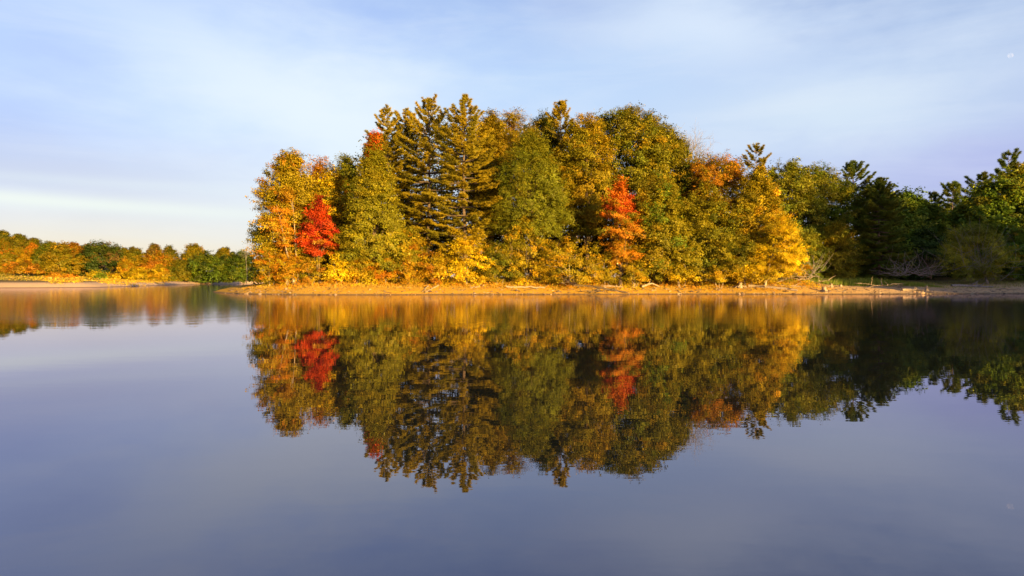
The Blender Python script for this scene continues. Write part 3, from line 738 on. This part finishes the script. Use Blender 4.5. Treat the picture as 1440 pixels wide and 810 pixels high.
h = rng.uniform(.0, 1.0, n) ** 1.5 * np.clip((d[k0] - 2) / 14, .1, 1) * (.55 + .45 * np.sin(x * .5 + np.sin(Y * .3)))
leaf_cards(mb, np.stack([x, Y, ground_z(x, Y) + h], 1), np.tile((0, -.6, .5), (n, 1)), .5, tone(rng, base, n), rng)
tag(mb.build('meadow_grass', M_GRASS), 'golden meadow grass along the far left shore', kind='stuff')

mb = MB()                                             # pebbles on the beach
n = 12000
x = rng.uniform(-40, 70, n); y = rng.uniform(83, 100, n)
d = lake_dist(x, y)
k = (d > -.25) & (d < np.where(x > 12, 6.5, 4) * rng.uniform(0, 1, n) ** 1.3); x, y = x[k], y[k]; n = len(x)
z = ground_z(x, y)
s = rng.lognormal(-2.6, .55, n); s = np.clip(s, .03, .35)
oc = np.array([(1, 0, 0), (0, 1, 0), (-1, 0, 0), (0, -1, 0), (0, 0, 1)], float)
v = np.stack([x, y, z], 1)[:, None, :] + oc[None] * s[:, None, None] * np.array([1.2, 1, .75]) + rng.normal(size=(n, 5, 3)) * .18 * s[:, None, None]
fi = np.array([(0, 1, 4), (1, 2, 4), (2, 3, 4), (3, 0, 4)])
pc = np.array([(.30, .20, .10), (.40, .28, .14), (.16, .11, .06), (.46, .33, .18)])[rng.integers(0, 4, n)]
mb.add(v.reshape(-1, 3), (fi[None] + (np.arange(n) * 5)[:, None, None]).reshape(-1, 3), np.repeat(tone(rng, pc, n), 4, 0))
tag(mb.build('pebbles', M_PEBBLE), 'pale pebbles scattered along the shoreline', kind='stuff')

mb = MB(); rng = np.random.default_rng(33)            # sticks and dark debris washed up on the beach
n = 900
x = rng.uniform(-38, 72, n); y = rng.uniform(83, 101, n); d = lake_dist(x, y)
k = (d > -.1) & (d < 5.5) & ((rng.random(n) < .5) | (np.sin(x * .5) + np.sin(x * .21 + 1) > .3)); x, y = x[k], y[k]
for i in range(len(x)):
    a = rng.uniform(0, PI); L = rng.lognormal(-.7, .5); e = np.array([math.cos(a), math.sin(a) * .6]) * L
    q = np.array([x[i], y[i]]); pp = np.array([q, q + e * .5 + rng.normal(size=2) * .06, q + e])
    zz = ground_z(pp[:, 0], pp[:, 1]) + np.array([.02, .03 + rng.uniform(0, .06), .02 + rng.uniform(0, .12)])
    cc = ((.05, .035, .02), (.09, .06, .035), (.45, .34, .2), (.3, .2, .1))[int(rng.integers(0, 4))]
    r_ = rng.uniform(.02, .055); tube(mb, np.column_stack([pp, zz]), (r_, r_ * .8, r_ * .4), 4, cc, cap=False)
tag(mb.build('litter', M_PEBBLE), 'small sticks and dark debris strewn along the beach', kind='stuff')

# ------------------------------------------------------------------ driftwood, logs and stumps
GD = 'logs and driftwood on the shore'
def gpt(px, py_d, lift=0.0):
    """ground point at photo column px, py_d metres inland from the shore"""
    Y = 82.0
    for _ in range(400):
        x = wx(px, Y)
        if lake_dist(np.array([x]), np.array([Y]))[0] >= py_d: break
        Y += .1
    return np.array([x, Y, gz(x, Y) + lift])

def log(name, label, ends, r, mat, branches=0, sag=.0, blen=1.0, cat='log', lifts=(.1, .1), taper=.55):
    rng = rng_for()
    a = gpt(*ends[0], lifts[0]); b = gpt(*ends[1], lifts[1])
    n = 9; s = np.linspace(0, 1, n)
    pts = a + np.outer(s, b - a) + rng.normal(size=(n, 3)) * .05
    g = ground_z(pts[:, 0], pts[:, 1]); pts[:, 2] = np.maximum(pts[:, 2], g + r * .4) + sag * np.sin(s * PI)
    root = empty(name, tuple(a)); tag(root, label, cat, GD)
    mb = MB(); tube(mb, pts, r * (1 - taper * s), 8); mb.build('stem', mat, root, tuple(a), smooth=True)
    for k in range(branches):
        f = rng.uniform(.25, .98); q = np.array([np.interp(f, s, pts[:, i]) for i in range(3)])
        d = nrm((b - a) * .12 + rng.normal(size=3) * np.array([.7, .5, .5]) + np.array([0, -.2, .45]))
        L = blen * rng.uniform(.5, 1.2)
        bp = [q]
        for i in range(4):
            d = nrm(d + rng.normal(size=3) * .22); bp.append(bp[-1] + d * L / 4)
        bp = np.array(bp); gg = ground_z(bp[:, 0], bp[:, 1]); bp[:, 2] = np.maximum(bp[:, 2], gg + .03)
        mb = MB(); tube(mb, bp, np.linspace(r * .45, .015, 5), 5); mb.build('branch', mat, root, tuple(a), smooth=True)
    return root

def stump(name, label, px, d, h, r, roots, mat, lean=(0, 0)):
    rng = rng_for(); a = gpt(px, d)
    root = empty(name, tuple(a)); tag(root, label, 'stump', 'tree stumps on the shore')
    mb = MB(); n = 6; s = np.linspace(0, 1, n)
    tube(mb, a + np.stack([lean[0] * s, lean[1] * s, h * s - .1], 1), r * np.array([1.7, 1.25, 1.05, .98, .95, .85]), 9)
    mb.build('stem', mat, root, tuple(a), smooth=True)
    for k in range(roots):
        th = 2 * PI * k / roots + rng.uniform(-.4, .4); L = h * rng.uniform(.9, 1.7)
        ss = np.linspace(0, 1, 6)
        p = a + np.stack([np.cos(th + ss * .5) * ss * L, np.sin(th + ss * .5) * ss * L * .6, h * .35 * (1 - ss) ** 1.5 + .04], 1)
        p[:, 2] = np.maximum(p[:, 2], ground_z(p[:, 0], p[:, 1]) + .02)
        mb = MB(); tube(mb, p, np.linspace(r * .5, .03, 6), 5); mb.build('root', mat, root, tuple(a), smooth=True)
    return root

def brush(name, label, px, d, w, h, mat, n=26, r=.035):
    rng = rng_for(); a = gpt(px, d)
    root = empty(name, tuple(a)); tag(root, label, 'brush', GD)
    mb = MB(); grown = []
    for k in range(n):
        p = a + np.array([rng.normal() * w * .5, rng.normal() * w * .3, rng.uniform(0, h * .45)])
        p[2] = max(p[2], gz(p[0], p[1]))
        if grown:                                       # every stick crosses one that already lies there
            g_ = np.array(grown); p = g_[np.argmin(np.linalg.norm(g_ - p, axis=1))].copy()
        dd = nrm(np.array([rng.normal(), rng.normal() * .6, abs(rng.normal()) * .7 * h / w + .1]))
        pts = [p]
        for i in range(5):
            dd = nrm(dd + rng.normal(size=3) * .25); pts.append(pts[-1] + dd * rng.uniform(.15, .3) * max(h, w * .5))
        pts = np.array(pts); pts[:, 2] = np.maximum(pts[:, 2], ground_z(pts[:, 0], pts[:, 1]) + .02)
        grown += list(pts[1:5])
        tube(mb, pts, np.linspace(r * rng.uniform(.6, 1.4), .008, 6), 4, cap=False)
    mb.build('branches', mat, root, tuple(a))
    return root

log('fallen_branch', 'thin pale branch slanting down to the water below the conical tree', ((602, 3.6), (594, .6)), .09, M_DRIFT, 2)
log('fallen_branch', 'second thin pale branch slanting to the water below the gold shrub', ((617, 3.8), (598, .4)), .10, M_DRIFT, 2)
log('fallen_branch', 'pale forked branch lying below the small yellow green tree', ((680, 3.6), (661, 2.2)), .10, M_DRIFT, 3)
log('fallen_log', 'long pale pole lying along the bank left of the tangled root', ((712, 2.6), (766, 2.4)), .13, M_DRIFT, 1, taper=.3)
brush('root_tangle', 'pale tangle of roots and branches on the bank below the wide golden bush', 793, 2.4, 1.7, 1.2, M_DRIFT, 26, .05)
log('fallen_log', 'long dark fallen trunk sloping down into the water below the coral maple', ((801, 4.4), (880, .2)), .22, M_DARKLOG, 5, blen=.9)
brush('driftwood_heap', 'low dark heap of driftwood at the waterline beside the dark trunk', 842, .5, 2.6, .45, M_DARKLOG, 22, .05)
log('fallen_log', 'pale log lying level above the lower end of the dark trunk', ((848, 3.6), (876, 2.8)), .16, M_DRIFT, 1)
log('fallen_log', 'bent pale log arching over a hollow below the golden green tree', ((903, 2.6), (927, 3.2)), .16, M_DRIFT, 2, sag=.35)
stump('tree_stump', 'pale upturned stump with spreading roots left of the longest log', 1041, 2.6, .95, .24, 6, M_DRIFT)
log('fallen_log', 'longest pale log lying below the brightest yellow tree', ((1052, 3.4), (1121, 1.0)), .26, M_DRIFT, 2, taper=.4)
log('fallen_log', 'second pale log lying just behind the longest log', ((1076, 4.6), (1134, 3.0)), .15, M_DRIFT, 3)
brush('driftwood_heap', 'pale driftwood heap at the right end of the longest log', 1124, 4.0, 3.0, .9, M_DRIFT, 34, .05)
brush('dead_branches', 'grey dead branches hanging behind the driftwood heap under the yellow tree', 1134, 7.0, 2.0, 2.8, M_GREYTWIG, 34, .035)
stump('tree_stump', 'squat sunlit stump at the waterline right of the longest log', 1159, 1.0, .75, .28, 3, M_DRIFT)
stump('tree_stump', 'small sunlit stump farther up the beach in front of the tall grass', 1169, 4.0, .6, .14, 2, M_DRIFT)
stump('tree_stump', 'low sunlit stump before the thin stalks in the tall grass', 1182, 5.4, .35, .2, 3, M_DRIFT)
brush('driftwood_heap', 'scatter of sunlit driftwood below the dense dark conifer', 1236, 5.6, 2.2, .4, M_DRIFT, 16, .06)
brush('driftwood_heap', 'small twisted driftwood at the right end of the tall grass', 1266, 6.2, 1.3, .5, M_DRIFT, 24, .05)
log('fallen_log', 'short sunlit log half buried in the beach left of the post stump', ((1268, 3.2), (1298, 3.4)), .2, M_DRIFT, 1, taper=.2)
stump('tree_stump', 'upright squared stump like a short post on the right beach', 1303, 3.2, .75, .17, 0, M_DRIFT)
log('fallen_log', 'grey log with broken limbs in the shade behind the right beach', ((1338, 9.5), (1396, 8.0)), .24, M_GREYTWIG, 6, blen=1.3)
log('fallen_branch', 'thin pale branch lying flat near the right edge of the beach', ((1402, 4.8), (1436, 4.2)), .08, M_DRIFT, 1)
brush('dead_shrub', 'tangled grey dead shrub at the back of the cove beach', 1278, 10, 3.0, 3.4, M_GREYTWIG, 60, .02)
brush('dead_shrub', 'brown dead shrub right of the grey tangled one at the back of the beach', 1306, 10, 2.2, 3.0, M_BARK, 45, .022)
brush('hanging_twigs', 'grey twigs hanging over the front of the drooping olive tree', 1374, 12, 3.4, 6.5, M_GREYTWIG, 60, .018)

# ------------------------------------------------------------------ moon
sun_dir = Vector((math.sin(math.radians(SUN_AZ)) * math.cos(math.radians(SUN_EL)), math.cos(math.radians(SUN_AZ)) * math.cos(math.radians(SUN_EL)), math.sin(math.radians(SUN_EL))))
m, nt, N, L = new_mat('moon_rock')
df = N.new('ShaderNodeBsdfDiffuse'); nz = N.new('ShaderNodeTexNoise'); nz.inputs['Scale'].default_value = .06
rp = N.new('ShaderNodeValToRGB'); rp.color_ramp.elements[0].color = (.035, .035, .035, 1); rp.color_ramp.elements[1].color = (.06, .06, .06, 1)
tcn = N.new('ShaderNodeTexCoord'); L.new(tcn.outputs['Object'], nz.inputs['Vector']); df.inputs['Color'].default_value = (.032, .032, .03, 1)
tr = N.new('ShaderNodeBsdfTransparent'); ad = N.new('ShaderNodeAddShader'); L.new(df.outputs[0], ad.inputs[0]); L.new(tr.outputs[0], ad.inputs[1])
o = N.new('ShaderNodeOutputMaterial'); L.new(ad.outputs[0], o.inputs[0])
MY = 3000.0; R = 3.6 / F * MY
th = np.linspace(0, PI, 17); ph = np.linspace(0, 2 * PI, 25)[:-1]
T, Pp = np.meshgrid(th, ph, indexing='ij')
mb = MB(); v = np.stack([R * np.sin(T) * np.cos(Pp), R * np.sin(T) * np.sin(Pp), R * np.cos(T)], -1).reshape(-1, 3)
fs = [(i * 24 + k, i * 24 + (k + 1) % 24, (i + 1) * 24 + (k + 1) % 24, (i + 1) * 24 + k) for i in range(16) for k in range(24)]
moon_loc = (wx(1421, MY), MY, wz(78, MY))
mb.add(v + np.array(moon_loc), fs); tag(mb.build('moon', m, None, moon_loc, smooth=True, color=False), 'faint pale half moon high in the sky on the right', 'moon')

# ------------------------------------------------------------------ sky and sun
world = bpy.data.worlds.new('World'); scene.world = world; world.use_nodes = True
nt = world.node_tree; N = nt.nodes; L = nt.links; N.clear()
sky = N.new('ShaderNodeTexSky'); sky.sky_type = 'NISHITA'; sky.sun_disc = False
sky.sun_elevation = math.radians(SUN_EL); sky.sun_rotation = math.radians(SUN_AZ)
sky.altitude = 0; sky.air_density = 1.0; sky.dust_density = 1.2; sky.ozone_density = 2.0
tc = N.new('ShaderNodeTexCoord')
sep = N.new('ShaderNodeSeparateXYZ'); L.new(tc.outputs['Generated'], sep.inputs[0])
def M(op, a, b=0.0, c=None):
    x = N.new('ShaderNodeMath'); x.operation = op
    for i, q in enumerate((a, b) if c is None else (a, b, c)):
        if isinstance(q, (int, float)): x.inputs[i].default_value = q
        else: L.new(q, x.inputs[i])
    return x.outputs[0]
az = M('ARCTAN2', sep.outputs['X'], sep.outputs['Y'])        # 0 ahead, positive to the right
el = M('ARCSINE', sep.outputs['Z'])
def blob(a0, e0, sa, se, tilt=0.0, warp=None):
    da = M('SUBTRACT', az, a0); de = M('SUBTRACT', M('SUBTRACT', el, e0), M('MULTIPLY', da, tilt))
    if warp is not None:
        de = M('ADD', de, M('MULTIPLY', M('SUBTRACT', warp, .5), se * 2.2)); da = M('ADD', da, M('MULTIPLY', M('SUBTRACT', warp, .5), sa * 1.0))
    q = M('ADD', M('POWER', M('ABSOLUTE', M('DIVIDE', da, sa)), 2), M('POWER', M('ABSOLUTE', M('DIVIDE', de, se)), 2))
    return M('EXPONENT', M('MULTIPLY', q, -1.0))
cmb = N.new('ShaderNodeCombineXYZ'); L.new(az, cmb.inputs[0]); L.new(M('MULTIPLY', el, 2.4), cmb.inputs[1])
nz = N.new('ShaderNodeTexNoise'); nz.inputs['Scale'].default_value = 3.2; nz.inputs['Detail'].default_value = 6; nz.inputs['Roughness'].default_value = .55
L.new(cmb.outputs[0], nz.inputs['Vector'])
nf = nz.outputs['Fac']
def mixc(f, a, col_):
    x = N.new('ShaderNodeMix'); x.data_type = 'RGBA'; L.new(f, x.inputs[0]); L.new(a, x.inputs[6])
    x.inputs[7].default_value = (*col_, 1); return x.outputs[2]
SK = 3.57     # background strength .087 under exposure 1.7: a sky colour of 1/.28 shows as picture white
def mixsky(f, a, rgb, amount):
    x = N.new('ShaderNodeMix'); x.data_type = 'RGBA'; L.new(M('MULTIPLY', f, amount), x.inputs[0]); L.new(a, x.inputs[6])
    x.inputs[7].default_value = (*[((q / 255) ** 2.2) * SK for q in rgb], 1); return x.outputs[2]
tint = N.new('ShaderNodeMix'); tint.data_type = 'RGBA'; tint.blend_type = 'MULTIPLY'; tint.inputs[0].default_value = 1
L.new(sky.outputs[0], tint.inputs[6]); tint.inputs[7].default_value = (1.0, .84, 1.04, 1)
c = tint.outputs[2]
# thin high cloud, lying where the photograph has it (azimuth, elevation in radians)
c = mixsky(blob(.10, .22, .75, .16, 0, nf), c, (194, 221, 252), .85)
c = mixsky(blob(.62, .13, .36, .12, 0, nf), c, (176, 182, 233), .85)
c = mixsky(blob(-.70, .20, .22, .10, 0, nf), c, (178, 200, 248), .9)
c = mixsky(blob(-.58, .13, .40, .05, 0, nf), c, (199, 211, 240), .9)
c = mixsky(blob(-.2, .10, .35, .04, 0, nf), c, (216, 228, 245), .6)
c = mixsky(blob(-.28, .22, .27, .14, -.35, nf), c, (233, 246, 254), .95)
c = mixsky(blob(.42, .21, .26, .07, .12, nf), c, (214, 231, 248), .95)
c = mixsky(blob(.27, .34, .2, .055, -.1, nf), c, (220, 235, 254), .85)
c = mixsky(blob(-.15, .05, .45, .06), c, (232, 240, 246), .6)
c = mixsky(blob(-.62, .005, .45, .078), c, (247, 235, 208), .95)
c = mixsky(blob(-.70, .098, .42, .0095, -.025), c, (241, 250, 243), .95)
wisp = N.new('ShaderNodeTexNoise'); wisp.inputs['Scale'].default_value = 5.5; wisp.inputs['Detail'].default_value = 9; wisp.inputs['Roughness'].default_value = .62; wisp.inputs['Distortion'].default_value = .6
wm = N.new('ShaderNodeMapping'); wm.inputs['Scale'].default_value = (.55, 1.25, 1); wm.inputs['Rotation'].default_value = (0, 0, .5)
L.new(cmb.outputs[0], wm.inputs[0]); L.new(wm.outputs[0], wisp.inputs['Vector'])
wr = N.new('ShaderNodeMapRange'); wr.inputs['From Min'].default_value = .46; wr.inputs['From Max'].default_value = .72
L.new(wisp.outputs['Fac'], wr.inputs['Value'])
c = mixsky(wr.outputs[0], c, (238, 245, 253), .22)
c = mixsky(blob(-.55, .122, .32, .007, 0, nf), c, (226, 238, 246), .4)
bg = N.new('ShaderNodeBackground'); bg.inputs['Strength'].default_value = .087
L.new(c, bg.inputs['Color'])
wo = N.new('ShaderNodeOutputWorld'); L.new(bg.outputs[0], wo.inputs[0])

sd = bpy.data.lights.new('sun', 'SUN'); sd.energy = 5.0; sd.angle = math.radians(.5); sd.color = (1.0, .645, .20)
so = bpy.data.objects.new('sun', sd); col.objects.link(so)
so.rotation_euler = sun_dir.to_track_quat('Z', 'Y').to_euler()
so.location = sun_dir * 50

# ------------------------------------------------------------------ camera
cd = bpy.data.cameras.new('camera'); cd.sensor_width = 36; cd.lens = 36 * F / 1440; cd.shift_y = -(405 - HZ) / 1440
cd.clip_end = 12000; cd.clip_start = .1
cam = bpy.data.objects.new('camera', cd); col.objects.link(cam)
cam.location = (0, 0, CAMZ); cam.rotation_euler = (PI / 2, 0, 0)
scene.camera = cam
vs = scene.view_settings
vs.view_transform = 'Standard'; vs.look = 'None'; vs.exposure = 1.7; vs.gamma = 1; vs.use_curve_mapping = False
scene.cycles.max_bounces = 6; scene.cycles.transparent_max_bounces = 8
